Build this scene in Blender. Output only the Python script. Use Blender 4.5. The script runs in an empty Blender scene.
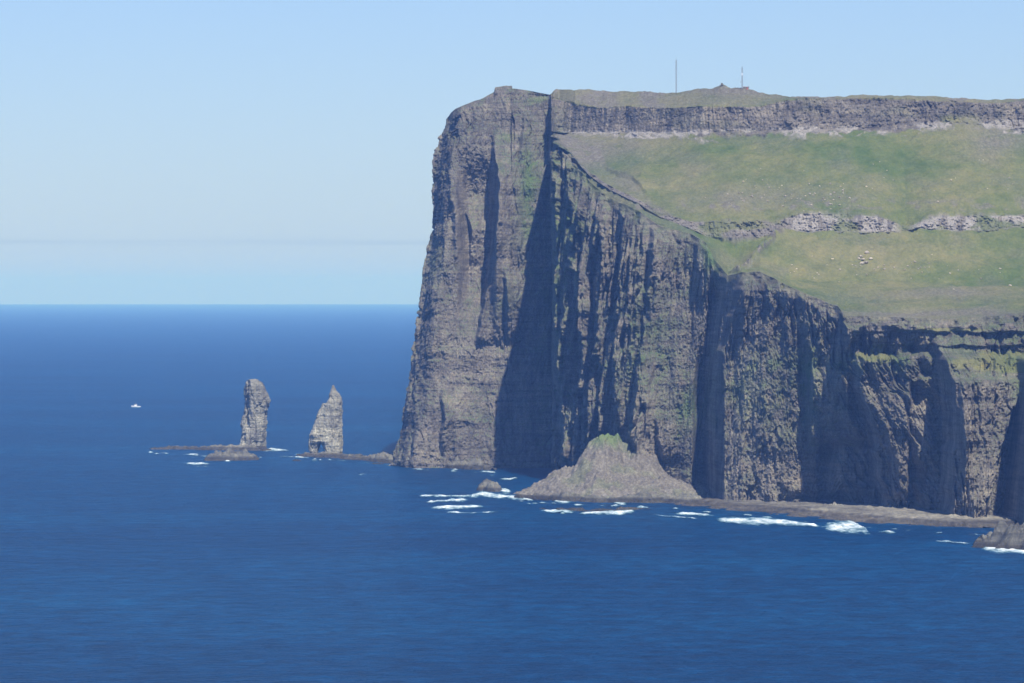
import bpy, bmesh, math, random
import numpy as np
from mathutils import Vector, Matrix

random.seed(7)
scene = bpy.context.scene
C = scene.collection

# ------------------------------------------------------------------ camera
F = 4854.0          # focal length in pixels
H = 153.0           # eye height above the sea
Y0 = 295.0          # picture row of eye level
cam_d = bpy.data.cameras.new('camera')
cam_d.sensor_width = 36.0
cam_d.lens = F / 1024 * 36.0
cam_d.shift_y = -(341.5 - Y0) / 1024
cam_d.clip_start = 1.0
cam_d.clip_end = 300000.0
cam = bpy.data.objects.new('camera', cam_d)
cam.location = (0, 0, H)
cam.rotation_euler = (math.radians(90), 0, 0)
C.objects.link(cam)
scene.camera = cam

# ------------------------------------------------------------------ world, sun, exposure
SUN_AZ = math.radians(163)     # clockwise from the viewing direction
SUN_EL = math.radians(53.5)
world = bpy.data.worlds.new('World')
scene.world = world
world.use_nodes = True
wn, wl = world.node_tree.nodes, world.node_tree.links
wn.clear()
sky = wn.new('ShaderNodeTexSky')
sky.sky_type = 'NISHITA'
sky.sun_disc = False
sky.sun_elevation = SUN_EL
sky.sun_rotation = SUN_AZ
sky.altitude = 100
sky.air_density = 1.0
sky.dust_density = 0.3
sky.ozone_density = 2.0
tc = wn.new('ShaderNodeTexCoord')
mp = wn.new('ShaderNodeMapping')
mp.inputs['Scale'].default_value = (12, 12, 700)
cn = wn.new('ShaderNodeTexNoise')
cn.inputs['Scale'].default_value = 1.0
cn.inputs['Detail'].default_value = 5
sep = wn.new('ShaderNodeSeparateXYZ')
# a thin, far bank of grey-blue stratus just above the horizon
band = wn.new('ShaderNodeMath'); band.operation = 'SUBTRACT'; band.inputs[1].default_value = 0.0108
band2 = wn.new('ShaderNodeMath'); band2.operation = 'ABSOLUTE'
band3 = wn.new('ShaderNodeMapRange'); band3.inputs[1].default_value = 0.0; band3.inputs[2].default_value = 0.0016
band3.inputs[3].default_value = 1.0; band3.inputs[4].default_value = 0.0
cr = wn.new('ShaderNodeMapRange'); cr.inputs[1].default_value = 0.46; cr.inputs[2].default_value = 0.64
mul = wn.new('ShaderNodeMath'); mul.operation = 'MULTIPLY'
mul2 = wn.new('ShaderNodeMath'); mul2.operation = 'MULTIPLY'; mul2.inputs[1].default_value = 0.7
tint = wn.new('ShaderNodeMix'); tint.data_type = 'RGBA'; tint.blend_type = 'MULTIPLY'
tint.inputs[0].default_value = 1.0
tint.inputs[7].default_value = (0.77, 0.93, 1.38, 1)
cm = wn.new('ShaderNodeMix'); cm.data_type = 'RGBA'; cm.blend_type = 'MULTIPLY'
cm.inputs[7].default_value = (0.80, 0.83, 0.86, 1)
bg = wn.new('ShaderNodeBackground'); bg.inputs['Strength'].default_value = 0.068
wo = wn.new('ShaderNodeOutputWorld')
wl.new(tc.outputs['Generated'], mp.inputs[0]); wl.new(mp.outputs[0], cn.inputs['Vector'])
wl.new(tc.outputs['Generated'], sep.inputs[0]); wl.new(sep.outputs[2], band.inputs[0])
wl.new(band.outputs[0], band2.inputs[0]); wl.new(band2.outputs[0], band3.inputs[0])
wl.new(cn.outputs[0], cr.inputs[0]); wl.new(cr.outputs[0], mul.inputs[0]); wl.new(band3.outputs[0], mul.inputs[1])
wl.new(mul.outputs[0], mul2.inputs[0]); wl.new(mul2.outputs[0], cm.inputs[0])
wl.new(sky.outputs[0], tint.inputs[6]); wl.new(tint.outputs[2], cm.inputs[6])
wl.new(cm.outputs[2], bg.inputs[0]); wl.new(bg.outputs[0], wo.inputs[0])

sd = bpy.data.lights.new('sun', 'SUN')
sd.energy = 5.0
sd.angle = math.radians(0.53)
sd.color = (1.0, 0.955, 0.89)
sun = bpy.data.objects.new('sun', sd)
sv = Vector((math.sin(SUN_AZ) * math.cos(SUN_EL), math.cos(SUN_AZ) * math.cos(SUN_EL), math.sin(SUN_EL)))
sun.rotation_euler = sv.to_track_quat('Z', 'Y').to_euler()
sun.location = (500, 1000, 1500)
C.objects.link(sun)

scene.view_settings.view_transform = 'Standard'
scene.view_settings.look = 'None'
scene.view_settings.gamma = 1
scene.view_settings.exposure = 0.45

# ------------------------------------------------------------------ helpers
def tag(o, label=None, cat=None, group=None, kind=None):
    if label: o['label'] = label
    if cat: o['category'] = cat
    if group: o['group'] = group
    if kind: o['kind'] = kind
    return o

def mesh_obj(name, verts, faces, mat, parent=None, smooth=False):
    me = bpy.data.meshes.new(name)
    if isinstance(verts, np.ndarray):
        n = len(verts); faces = np.asarray(faces, dtype=np.int32)
        me.vertices.add(n)
        me.vertices.foreach_set('co', verts.astype(np.float32).ravel())
        k = faces.shape[1]; m = len(faces)
        me.loops.add(m * k)
        me.loops.foreach_set('vertex_index', faces.ravel())
        me.polygons.add(m)
        me.polygons.foreach_set('loop_start', np.arange(0, m * k, k, dtype=np.int32))
        me.polygons.foreach_set('loop_total', np.full(m, k, dtype=np.int32))
        me.update(calc_edges=True)
    else:
        me.from_pydata(verts, [], faces)
    me.validate()
    if smooth:
        me.polygons.foreach_set('use_smooth', np.ones(len(me.polygons), dtype=bool))
    o = bpy.data.objects.new(name, me)
    if mat: me.materials.append(mat)
    C.objects.link(o)
    if parent: o.parent = parent
    return o

def bm_obj(name, bm, mat, parent=None):
    me = bpy.data.meshes.new(name)
    bm.to_mesh(me); bm.free()
    o = bpy.data.objects.new(name, me)
    me.materials.append(mat)
    C.objects.link(o)
    if parent: o.parent = parent
    return o

def hash3(i, j, k, seed):
    with np.errstate(over='ignore'):
        h = (i.astype(np.uint32) * np.uint32(374761393) + j.astype(np.uint32) * np.uint32(668265263)
             + k.astype(np.uint32) * np.uint32(2147483647) + np.uint32((seed * 974711 + 12345) & 0xffffffff))
        h = (h ^ (h >> np.uint32(13))) * np.uint32(1274126177)
        h = (h ^ (h >> np.uint32(15))) * np.uint32(2246822519)
        h = h ^ (h >> np.uint32(16))
    return (h & np.uint32(0xffffff)).astype(np.float32) / np.float32(0xffffff)

def vn(x, y, z, seed=0):
    """value noise, -1..1"""
    x, y, z = np.broadcast_arrays(x, y, z)
    xi = np.floor(x).astype(np.int64); yi = np.floor(y).astype(np.int64); zi = np.floor(z).astype(np.int64)
    fx = (x - xi).astype(np.float32); fy = (y - yi).astype(np.float32); fz = (z - zi).astype(np.float32)
    fx = fx * fx * (3 - 2 * fx); fy = fy * fy * (3 - 2 * fy); fz = fz * fz * (3 - 2 * fz)
    xi = xi & 0xffffff; yi = yi & 0xffffff; zi = zi & 0xffffff
    def h(a, b, c): return hash3(xi + a, yi + b, zi + c, seed)
    c00 = h(0,0,0) * (1-fx) + h(1,0,0) * fx
    c10 = h(0,1,0) * (1-fx) + h(1,1,0) * fx
    c01 = h(0,0,1) * (1-fx) + h(1,0,1) * fx
    c11 = h(0,1,1) * (1-fx) + h(1,1,1) * fx
    return ((c00 * (1-fy) + c10 * fy) * (1-fz) + (c01 * (1-fy) + c11 * fy) * fz) * 2 - 1

def fbm(x, y, z, octv=4, seed=0, gain=0.5):
    t = 0; a = 1.0; s = 0
    for o in range(octv):
        t = t + a * vn(x * 2.03**o + 17.3*o, y * 2.03**o + 5.1*o, z * 2.03**o + 9.7*o, seed + o)
        s += a; a *= gain
    return t / s

def ridged(x, y, z, octv=3, seed=0):
    t = 0; a = 1.0; s = 0
    for o in range(octv):
        t = t + a * (1 - np.abs(vn(x * 2.03**o + 7.3*o, y * 2.03**o, z * 2.03**o, seed + o)) * 2)
        s += a; a *= 0.5
    return t / s

def sm(a, b, x):
    t = np.clip((x - a) / (b - a), 0, 1)
    return t * t * (3 - 2 * t)

def px(x, y, d):
    """world point seen at picture position x, y from the camera at depth d"""
    return ((x - 512) * d / F, d, H - (y - Y0) * d / F)

def sea_d(y): return F * H / (y - Y0)
def sea_pt(x, y):
    d = sea_d(y)
    return ((x - 512) * d / F, d)

# ------------------------------------------------------------------ materials
def new_mat(name):
    m = bpy.data.materials.new(name); m.use_nodes = True
    n, l = m.node_tree.nodes, m.node_tree.links
    b = n['Principled BSDF']
    return m, n, l, b

def noise(n, l, pos, scale, detail=4, rough=0.55, dim='3D'):
    t = n.new('ShaderNodeTexNoise')
    t.inputs['Scale'].default_value = 1.0
    t.inputs['Detail'].default_value = detail
    t.inputs['Roughness'].default_value = rough
    mp = n.new('ShaderNodeMapping')
    mp.inputs['Scale'].default_value = scale
    l.new(pos, mp.inputs[0]); l.new(mp.outputs[0], t.inputs['Vector'])
    return t.outputs[0]

def ramp(n, l, fac, stops):
    r = n.new('ShaderNodeValToRGB')
    e = r.color_ramp.elements
    while len(e) < len(stops): e.new(0.5)
    for i, (p, c) in enumerate(stops):
        e[i].position = p; e[i].color = (*c, 1)
    l.new(fac, r.inputs[0])
    return r.outputs[0]

def mix(n, l, fac, a, b, mode='MIX'):
    m = n.new('ShaderNodeMix'); m.data_type = 'RGBA'; m.blend_type = mode
    for s, v in ((0, fac), (6, a), (7, b)):
        if isinstance(v, (int, float)): m.inputs[s].default_value = v
        elif isinstance(v, tuple): m.inputs[s].default_value = (*v, 1)
        else: l.new(v, m.inputs[s])
    return m.outputs[2]

def maprange(n, l, v, a, b, c=0.0, d=1.0):
    m = n.new('ShaderNodeMapRange')
    m.inputs[1].default_value = a; m.inputs[2].default_value = b
    m.inputs[3].default_value = c; m.inputs[4].default_value = d
    l.new(v, m.inputs[0])
    return m.outputs[0]

def math_(n, l, op, a, b):
    m = n.new('ShaderNodeMath'); m.operation = op
    for i, v in enumerate((a, b)):
        if isinstance(v, (int, float)): m.inputs[i].default_value = v
        else: l.new(v, m.inputs[i])
    return m.outputs[0]

def rock_colour(n, l, pos):
    big = noise(n, l, pos, (0.02, 0.02, 0.012), 4)
    streak = noise(n, l, pos, (0.16, 0.10, 0.025), 5, 0.65)
    strata = noise(n, l, pos, (0.012, 0.012, 0.22), 4, 0.6)
    fine = noise(n, l, pos, (0.8, 0.5, 0.6), 5, 0.75)
    beds = noise(n, l, pos, (0.02, 0.02, 0.62), 3, 0.6)
    c = ramp(n, l, big, [(0.3, (0.094, 0.086, 0.079)), (0.5, (0.148, 0.134, 0.116)), (0.72, (0.210, 0.190, 0.158))])
    c = mix(n, l, 0.75, c, ramp(n, l, streak, [(0.32, (0.55, 0.52, 0.55)), (0.5, (1.0, 1.0, 1.0)), (0.68, (1.5, 1.45, 1.35))]), 'MULTIPLY')
    c = mix(n, l, 0.6, c, ramp(n, l, strata, [(0.34, (0.6, 0.58, 0.62)), (0.5, (1, 1, 1)), (0.66, (1.35, 1.28, 1.2))]), 'MULTIPLY')
    c = mix(n, l, 0.85, c, ramp(n, l, fine, [(0.3, (0.45, 0.44, 0.46)), (0.5, (1, 1, 1)), (0.7, (1.6, 1.55, 1.5))]), 'MULTIPLY')
    c = mix(n, l, 0.55, c, ramp(n, l, beds, [(0.36, (0.55, 0.54, 0.56)), (0.46, (1, 1, 1)), (0.7, (1.15, 1.12, 1.1))]), 'MULTIPLY')
    return c, fine, streak

def make_land_mat():
    m, n, l, b = new_mat('headland rock and grass')
    geo = n.new('ShaderNodeNewGeometry'); pos = geo.outputs['Position']
    att = n.new('ShaderNodeAttribute'); att.attribute_name = 'cover'
    sp = n.new('ShaderNodeSeparateColor'); l.new(att.outputs['Color'], sp.inputs[0])
    rockm, vegm, palem, screem = sp.outputs[0], sp.outputs[1], sp.outputs[2], att.outputs['Alpha']
    rc, fine, streak = rock_colour(n, l, pos)
    rc = mix(n, l, palem, rc, mix(n, l, 0.9, (0.30, 0.275, 0.25), ramp(n, l, fine, [(0.3, (0.5, 0.5, 0.5)), (0.6, (1.2, 1.2, 1.2))]), 'MULTIPLY'))
    # lichen and tufts on the rock
    g0 = noise(n, l, pos, (0.05, 0.05, 0.05), 6, 0.7)
    green_rock = ramp(n, l, fine, [(0.3, (0.05, 0.085, 0.03)), (0.7, (0.12, 0.17, 0.06))])
    vm = math_(n, l, 'MULTIPLY', vegm, maprange(n, l, g0, 0.36, 0.56))
    rc = mix(n, l, vm, rc, green_rock)
    # grass
    g1 = noise(n, l, pos, (0.011, 0.006, 0.02), 5, 0.62)
    g2 = noise(n, l, pos, (0.09, 0.03, 0.09), 6, 0.7)
    g3 = noise(n, l, pos, (0.5, 0.15, 0.5), 4, 0.7)
    gc = ramp(n, l, g1, [(0.34, (0.067, 0.102, 0.029)), (0.48, (0.112, 0.128, 0.047)), (0.62, (0.156, 0.152, 0.068))])
    gc = mix(n, l, 0.7, gc, ramp(n, l, g2, [(0.32, (0.62, 0.72, 0.66)), (0.5, (1, 1, 1)), (0.68, (1.35, 1.2, 1.2))]), 'MULTIPLY')
    gc = mix(n, l, 0.5, gc, ramp(n, l, g3, [(0.3, (0.6, 0.62, 0.6)), (0.5, (1, 1, 1)), (0.7, (1.4, 1.35, 1.3))]), 'MULTIPLY')
    sc = ramp(n, l, g3, [(0.3, (0.09, 0.082, 0.065)), (0.55, (0.15, 0.137, 0.11)), (0.7, (0.22, 0.205, 0.17))])
    gc = mix(n, l, math_(n, l, 'MULTIPLY', screem, maprange(n, l, g2, 0.25, 0.45)), gc, sc)
    col = mix(n, l, rockm, gc, rc)
    l.new(col, b.inputs['Base Color'])
    b.inputs['Roughness'].default_value = 0.92
    b.inputs['Specular IOR Level'].default_value = 0.15
    bp = n.new('ShaderNodeBump'); bp.inputs['Strength'].default_value = 0.9; bp.inputs['Distance'].default_value = 2.2
    hh = math_(n, l, 'ADD', math_(n, l, 'MULTIPLY', fine, 0.7), math_(n, l, 'MULTIPLY', streak, 0.8))
    hh = math_(n, l, 'MULTIPLY', hh, maprange(n, l, rockm, 0, 1, 0.5, 1.0))
    l.new(hh, bp.inputs['Height']); l.new(bp.outputs[0], b.inputs['Normal'])
    return m

def make_rock_mat(name, tintc, wet=True, fscale=1.0):
    m, n, l, b = new_mat(name)
    geo = n.new('ShaderNodeNewGeometry'); pos = geo.outputs['Position']
    rc, fine, streak = rock_colour(n, l, pos)
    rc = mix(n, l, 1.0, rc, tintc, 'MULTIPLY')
    if wet:   # dark tide-washed foot of the rock
        s = n.new('ShaderNodeSeparateXYZ'); l.new(pos, s.inputs[0])
        zz = math_(n, l, 'ADD', s.outputs[2], math_(n, l, 'MULTIPLY', fine, -3.0))
        w = maprange(n, l, zz, 1.0, 2.4, 1.0, 0.0)
        rc = mix(n, l, w, rc, mix(n, l, 1.0, rc, (0.40, 0.38, 0.38), 'MULTIPLY'))
    l.new(rc, b.inputs['Base Color'])
    b.inputs['Roughness'].default_value = 0.9
    b.inputs['Specular IOR Level'].default_value = 0.2
    bp = n.new('ShaderNodeBump'); bp.inputs['Strength'].default_value = 0.8; bp.inputs['Distance'].default_value = 1.6
    l.new(math_(n, l, 'ADD', fine, streak), bp.inputs['Height']); l.new(bp.outputs[0], b.inputs['Normal'])
    return m

def make_sea_mat():
    m, n, l, b = new_mat('open sea')
    geo = n.new('ShaderNodeNewGeometry'); pos = geo.outputs['Position']
    w1 = noise(n, l, pos, (0.045, 0.045, 1), 3, 0.6)      # swell, about 20 m
    w2 = noise(n, l, pos, (0.22, 0.22, 1), 4, 0.65)       # wind waves
    gust = noise(n, l, pos, (0.0016, 0.0028, 1), 4, 0.6)  # wind patches
    gust2 = noise(n, l, pos, (0.012, 0.012, 1), 8, 0.72)
    col = ramp(n, l, gust, [(0.32, (0.006, 0.047, 0.135)), (0.5, (0.009, 0.062, 0.165)), (0.68, (0.014, 0.080, 0.195))])
    chop_shade = noise(n, l, pos, (0.06, 0.04, 1), 9, 0.86)
    mod = math_(n, l, 'ADD', math_(n, l, 'MULTIPLY', gust2, 0.5), math_(n, l, 'MULTIPLY', w1, 0.5))
    col = mix(n, l, 0.8, col, ramp(n, l, mod, [(0.36, (0.6, 0.64, 0.68)), (0.5, (1, 1, 1)), (0.64, (1.45, 1.35, 1.28))]), 'MULTIPLY')  # light and shade of the wave facets painted into the base colour
    col = mix(n, l, 0.9, col, ramp(n, l, chop_shade, [(0.38, (0.35, 0.42, 0.48)), (0.5, (1, 1, 1)), (0.62, (1.9, 1.75, 1.6))]), 'MULTIPLY')  # smaller facets, their lit and dark sides painted in as colour too
    l.new(mix(n, l, 1.0, col, (0.06, 0.57, 0.68), 'MULTIPLY'), b.inputs['Base Color'])
    b.inputs['Roughness'].default_value = 0.4
    b.inputs['IOR'].default_value = 1.33
    b.inputs['Specular IOR Level'].default_value = 0.2
    b.inputs['Specular Tint'].default_value = (0.25, 0.75, 1, 1)
    bp = n.new('ShaderNodeBump'); bp.inputs['Strength'].default_value = 1.0; bp.inputs['Distance'].default_value = 9.0
    hh = math_(n, l, 'ADD', math_(n, l, 'MULTIPLY', w1, 1.0), math_(n, l, 'MULTIPLY', w2, 0.7))
    l.new(hh, bp.inputs['Height']); l.new(bp.outputs[0], b.inputs['Normal'])
    return m

def make_foam_mat():
    m, n, l, b = new_mat('white surf')
    geo = n.new('ShaderNodeNewGeometry'); pos = geo.outputs['Position']
    att = n.new('ShaderNodeAttribute'); att.attribute_name = 'foam'
    a = noise(n, l, pos, (0.14, 0.035, 0.3), 7, 0.75)
    k = math_(n, l, 'ADD', att.outputs['Fac'], math_(n, l, 'MULTIPLY', a, 3.6))
    alpha = maprange(n, l, k, 1.85, 3.15)
    l.new(ramp(n, l, alpha, [(0.0, (0.10, 0.36, 0.45)), (0.5, (0.45, 0.62, 0.68)), (1.0, (0.82, 0.84, 0.86))]), b.inputs['Base Color'])
    b.inputs['Roughness'].default_value = 0.8
    l.new(alpha, b.inputs['Alpha'])
    return m

def plain(name, col, rough=0.6, metal=0.0):
    m, n, l, b = new_mat(name)
    geo = n.new('ShaderNodeNewGeometry')
    t = noise(n, l, geo.outputs['Position'], (2, 2, 2), 3)
    l.new(mix(n, l, 0.3, col, ramp(n, l, t, [(0.3, (0.7, 0.7, 0.7)), (0.7, (1.1, 1.1, 1.1))]), 'MULTIPLY'), b.inputs['Base Color'])
    b.inputs['Roughness'].default_value = rough; b.inputs['Metallic'].default_value = metal
    return m

M_land = make_land_mat()
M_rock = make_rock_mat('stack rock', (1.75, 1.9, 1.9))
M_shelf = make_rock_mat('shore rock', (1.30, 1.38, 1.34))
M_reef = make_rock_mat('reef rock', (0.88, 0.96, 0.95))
M_boulder = make_rock_mat('pale boulder', (2.7, 2.65, 2.5), wet=False)
M_sea = make_sea_mat()
M_foam = make_foam_mat()
M_steel = plain('galvanised steel', (0.22, 0.22, 0.23), 0.6)
M_red = plain('red mast paint', (0.35, 0.06, 0.05))
M_white = plain('white paint', (0.8, 0.8, 0.8))
M_dark = plain('dark glass', (0.03, 0.035, 0.04), 0.3)

# ------------------------------------------------------------------ sea
FAR = 80000.0
xs = [-30000, -6000, -1200, 1200, 6000, 30000]
ys = [-3000, 0, 1500, 3000, 6000, 15000, 40000, FAR]
V = [(x, y, 0) for y in ys for x in xs]
Fc = [(j*6+i, j*6+i+1, (j+1)*6+i+1, (j+1)*6+i) for j in range(len(ys)-1) for i in range(5)]
tag(mesh_obj('sea', V, Fc, M_sea), kind='structure')

# ------------------------------------------------------------------ headland
def K(pairs):
    a = np.array(pairs, dtype=float)
    return a[:, 0], a[:, 1]
def ev(tab, x):
    return np.interp(x, *K(tab))
def smooth1(a, k):
    ker = np.ones(k) / k
    return np.convolve(np.pad(a, k // 2, mode='edge'), ker, mode='valid')[:len(a)]

SIL = [(84, 470), (108, 456), (112, 451), (120, 446), (135, 442), (150, 438), (165, 435), (180, 434), (205, 433), (230, 430),
       (255, 424), (270, 417), (300, 413), (330, 412), (360, 411), (400, 405), (430, 402), (450, 397), (460, 392), (480, 384)]
TOP = [(440, 124), (446, 119), (451, 112), (456, 108), (465, 104), (475, 100), (484, 98), (490, 95), (494, 93), (495, 88.5), (505, 87.5), (515, 88),
       (528, 90), (540, 92.5), (550, 94.5), (551, 94), (553, 92), (556, 89.5), (580, 90), (600, 91), (640, 92.7), (676, 92), (690, 90.5), (705, 89),
       (713,87.6),(717,86.2),(722,84.8),(728,86.3),(733,87.3),(742,88), (748, 89), (752, 90), (760, 92), (775, 93.5), (790, 95), (830, 97),
       (850, 96), (880, 96.3), (940, 98), (985, 100.5), (995, 99), (1005, 98), (1024, 97), (1120, 97)]
# picture rows of each level from x = 553 rightwards
LV_y = {
 'rim':  [(553,140),(567,157),(590,182),(610,198),(640,212),(660,226),(690,234),(706,243),(716,262),(728,276),(742,272),(760,272),(790,287),(820,300),(838,307),(845,316),(900,317),(950,319),(1024,314),(1120,312)],
 'foot': [(553,139),(567,155),(590,179),(610,194),(640,208),(660,222),(690,231),(706,240),(728,262),(742,264),(760,264),(790,279),(850,281),(1024,281),(1120,281)],
 'mb':   [(553,138),(567,153),(590,176),(610,190),(640,204),(660,217),(690,228),(706,236),(730,237),(760,236),(775,233),(785,229),(810,231),(850,231),(880,232),(903,230),(920,227),(960,230),(990,229),(1024,226),(1120,226)],
 'mt':   [(553,136),(567,151),(590,173),(610,186),(640,200),(660,213),(690,221),(706,221),(760,221),(775,222),(785,219),(800,214),(850,215),(880,217),(895,222),(905,227),(915,224),(930,218),(960,216),(1024,216),(1120,216)],
 'cb':   [(553,133),(580,132),(640,132),(700,132),(790,130),(850,128),(905,127),(940,122),(965,118),(985,124),(1024,126),(1120,126)],
 'ct':   [(553,98),(565,101),(580,105),(600,107),(700,107),(760,106),(785,101),(800,99),(850,98.5),(940,101),(985,103),(1024,100),(1120,100)],
}
D_base = [(553,4290),(556,4020),(575,3945),(600,3865),(620,3800),(640,3730),(690,3690),(716,3620),(742,3560),(790,3525),(835,3505),(865,3480),(900,3415),(980,3325),(1024,3300),(1120,3280)]
D_rim = [(553,4395),(556,4200),(562,4160),(575,4100),(590,4030),(610,3960),(640,3860),(660,3825),(690,3790),(716,3715),(742,3630),(790,3540),(835,3480),(845,3450),(900,3420),(1024,3380),(1120,3360)]
D_foot = [(553,4396),(556,4210),(562,4170),(575,4110),(590,4040),(610,3972),(640,3872),(690,3805),(728,3750),(760,3720),(850,3720),(1024,3720),(1120,3720)]
D_mb = [(553,4397),(556,4220),(562,4180),(575,4120),(590,4050),(610,3985),(640,3888),(690,3825),(730,3810),(790,3830),(1024,3840),(1120,3840)]
D_cb = [(553,4400),(600,4300),(700,4130),(800,4080),(1024,4080),(1120,4080)]

# A (left buttress) columns t 0..1 with turned-away back columns t<0, then x columns to the right
nA = 300
tA = np.linspace(0, 1, nA, endpoint=False)
tback = np.array([-1.0, -0.8, -0.6, -0.45, -0.3, -0.2, -0.14, -0.1, -0.07, -0.045, -0.03, -0.015])
tcol = np.concatenate([tback, tA])
xR = np.arange(553, 1110, 0.55)
NC = len(tcol) + len(xR)

counts = [3, 130, 400, 70, 130, 45, 190, 70, 40, 8, 6]
def lerp(a, b, t): return a + (b - a) * t

def build_levels():
    """X, Y, Z arrays (levels x columns)"""
    L = []
    tp = np.clip(tcol, 0, 1)
    # depth of the left buttress: rounded nose then facing the camera
    nose = 60 * (1 - sm(0, 0.16, tp)) ** 1.5
    backd = np.where(tcol < 0, (-tcol) * 900, 0)
    backx = np.where(tcol < 0, (-tcol) * 120 + 6 * (1 - np.exp(tcol * 20)), 0)
    xt = lerp(446, 553, tp)
    ytop = ev(TOP, xt)
    y_t0 = [463, 400, 250, 232, 210, 185, 160, 135, None]
    y_t1 = [468, 400, 140, 139, 138, 136, 133, 98, None]
    d_t = [4290, 4310, 4360, 4370, 4380, 4390, 4400, 4410, 4420]
    d_t1 = [4290, 4320, 4395, 4396, 4397, 4398, 4400, 4410, 4425]
    yb = []
    for i in range(9):
        if y_t0[i] is None: y = ytop
        else: y = lerp(y_t0[i], y_t1[i], tp ** 0.8)
        y = np.maximum(y, ytop + (8 - i) * 1.2)
        xx = ev(SIL, y) * (1 - tp) + 553 * tp + backx
        if i == 8: xx = xt + backx
        d = lerp(d_t[i], d_t1[i], tp) + nose + backd
        yb.append((xx, y, d))
    xr = xR
    yR, dR = [], []
    db = smooth1(ev(D_base, xr), 5); dr = smooth1(ev(D_rim, xr), 5)
    df = smooth1(ev(D_foot, xr), 9); dm = smooth1(ev(D_mb, xr), 9); dc = smooth1(ev(D_cb, xr), 31)
    ybase = Y0 + F * H / db
    yrim = ev(LV_y['rim'], xr)
    yl2 = lerp(ybase, yrim, 0.22)
    yl2 = np.where(xr < 640, np.maximum(yl2, 400), yl2)
    dl2 = lerp(db, dr, 0.18)
    sk = ev(TOP, xr)
    dsk = dc + np.interp(xr, [553, 575, 600, 700, 780, 820, 1120], [25, 40, 110, 150, 90, 35, 35])
    jit = lambda s, a: a * fbm(xr / 9.0, 0 * xr, 0 * xr + s, 4, 50 + int(s))
    R = [(ybase, db), (yl2, dl2), (yrim + jit(1, 1.2), dr), (ev(LV_y['foot'], xr), df), (ev(LV_y['mb'], xr) + jit(2, .3), dm),
         (ev(LV_y['mt'], xr) + jit(3, .3), dm + 14), (ev(LV_y['cb'], xr) + jit(4, .2), dc), (ev(LV_y['ct'], xr) + jit(5, .5), dc + 14), (sk + jit(6, 0.9), dsk)]
    for i in range(9):
        ax, ay, ad = yb[i]; ry, rd = R[i]
        x = np.concatenate([ax, xr]); y = np.concatenate([ay, ry]); d = np.concatenate([ad, rd])
        L.append((x, y, d))
    # enforce ordering in rows
    out = []
    P = [np.array(px(x, y, d)) for x, y, d in L]
    b = P[0].copy(); b[2] = -9; b[1] -= 4
    P[0][2] = np.where(np.arange(NC) >= 0, 0.5, 0)
    pk = P[8].copy(); pk1 = pk.copy(); pk1[1] += 320; pk1[2] = pk[2] - 18
    pk2 = pk.copy(); pk2[1] += 1500; pk2[2] = -15
    # behind the wrapped-back columns the land simply ends at their own depth
    return [b] + P + [pk1, pk2], L

P, L = build_levels()
rowsP, rowsV = [], []
for i, c in enumerate(counts):
    for k in range(c):
        t = k / c
        rowsP.append(lerp(P[i], P[i+1], t)); rowsV.append(i + t)
rowsP.append(P[-1]); rowsV.append(len(counts))
G = np.array(rowsP)                  # rows x 3 x cols
V = np.array(rowsV)[:, None] * np.ones(NC)[None, :]
X, Y, Z = G[:, 0], G[:, 1], G[:, 2]
PX = 512 + F * X / Y
PY = Y0 - F * (Z - H) / Y
NR = len(X)
TC = np.concatenate([tcol, 1 + (xR - 553) / 557])[None, :] * np.ones(NR)[:, None]
inA = sm(553.5, 545, PX)            # 1 on the left buttress

# how much each place is cliff
Vn = V + 0.05 * fbm(PX / 7, PY / 7, 0 * PX, 4, 77) * (V > 2.8)
cliff = np.zeros_like(X)
cliff = np.maximum(cliff, 1 - sm(2.93, 3.02, Vn))
cliff = np.maximum(cliff, sm(4.93, 5.0, Vn) * (1 - sm(5.96, 6.04, Vn)))
cliff = np.maximum(cliff, sm(6.93, 6.97, Vn) * (1 - sm(7.95, 8.03, Vn)))
cliff = np.maximum(cliff, sm(560, 550, PX) * (1 - sm(8.97, 9.0, V)))
midband = sm(4.9, 5.05, V) * (1 - sm(5.95, 6.1, V)) * sm(560, 600, PX)
crag = sm(6.9, 7.0, Vn) * (1 - sm(7.95, 8.1, V)) * sm(553, 570, PX)
seacliff = np.clip(cliff - midband - crag, 0, 1)

# big buttresses and recesses: right of each edge the face stands forward
def step(edge, A, Lpx, soft=2.2, fade=14, wob=2.0, seed=0):
    ys_ = np.array([p[1] for p in edge], float); xs_ = np.array([p[0] for p in edge], float)
    xe = np.interp(PY, ys_, xs_) + wob * fbm(PY / 11.0, 0 * PY, 0 * PY + seed, 3, 80 + seed)
    a = np.interp(PY, ys_, np.array([p[2] if len(p) > 2 else 1.0 for p in edge], float)) * A
    xe = xe - (xe - 512) * a / Y
    f = sm(ys_[0] - fade, ys_[0] + 1, PY) * (1 - sm(ys_[-1] - 1, ys_[-1] + fade, PY))
    dx = PX - xe
    prof = sm(-soft, soft, dx) * np.exp(-np.clip(dx, 0, None) / Lpx)
    return prof * a * f

S = 0
n_w = fbm(PX / 14, PY / 14, 0 * PX, 3, 180)
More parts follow.
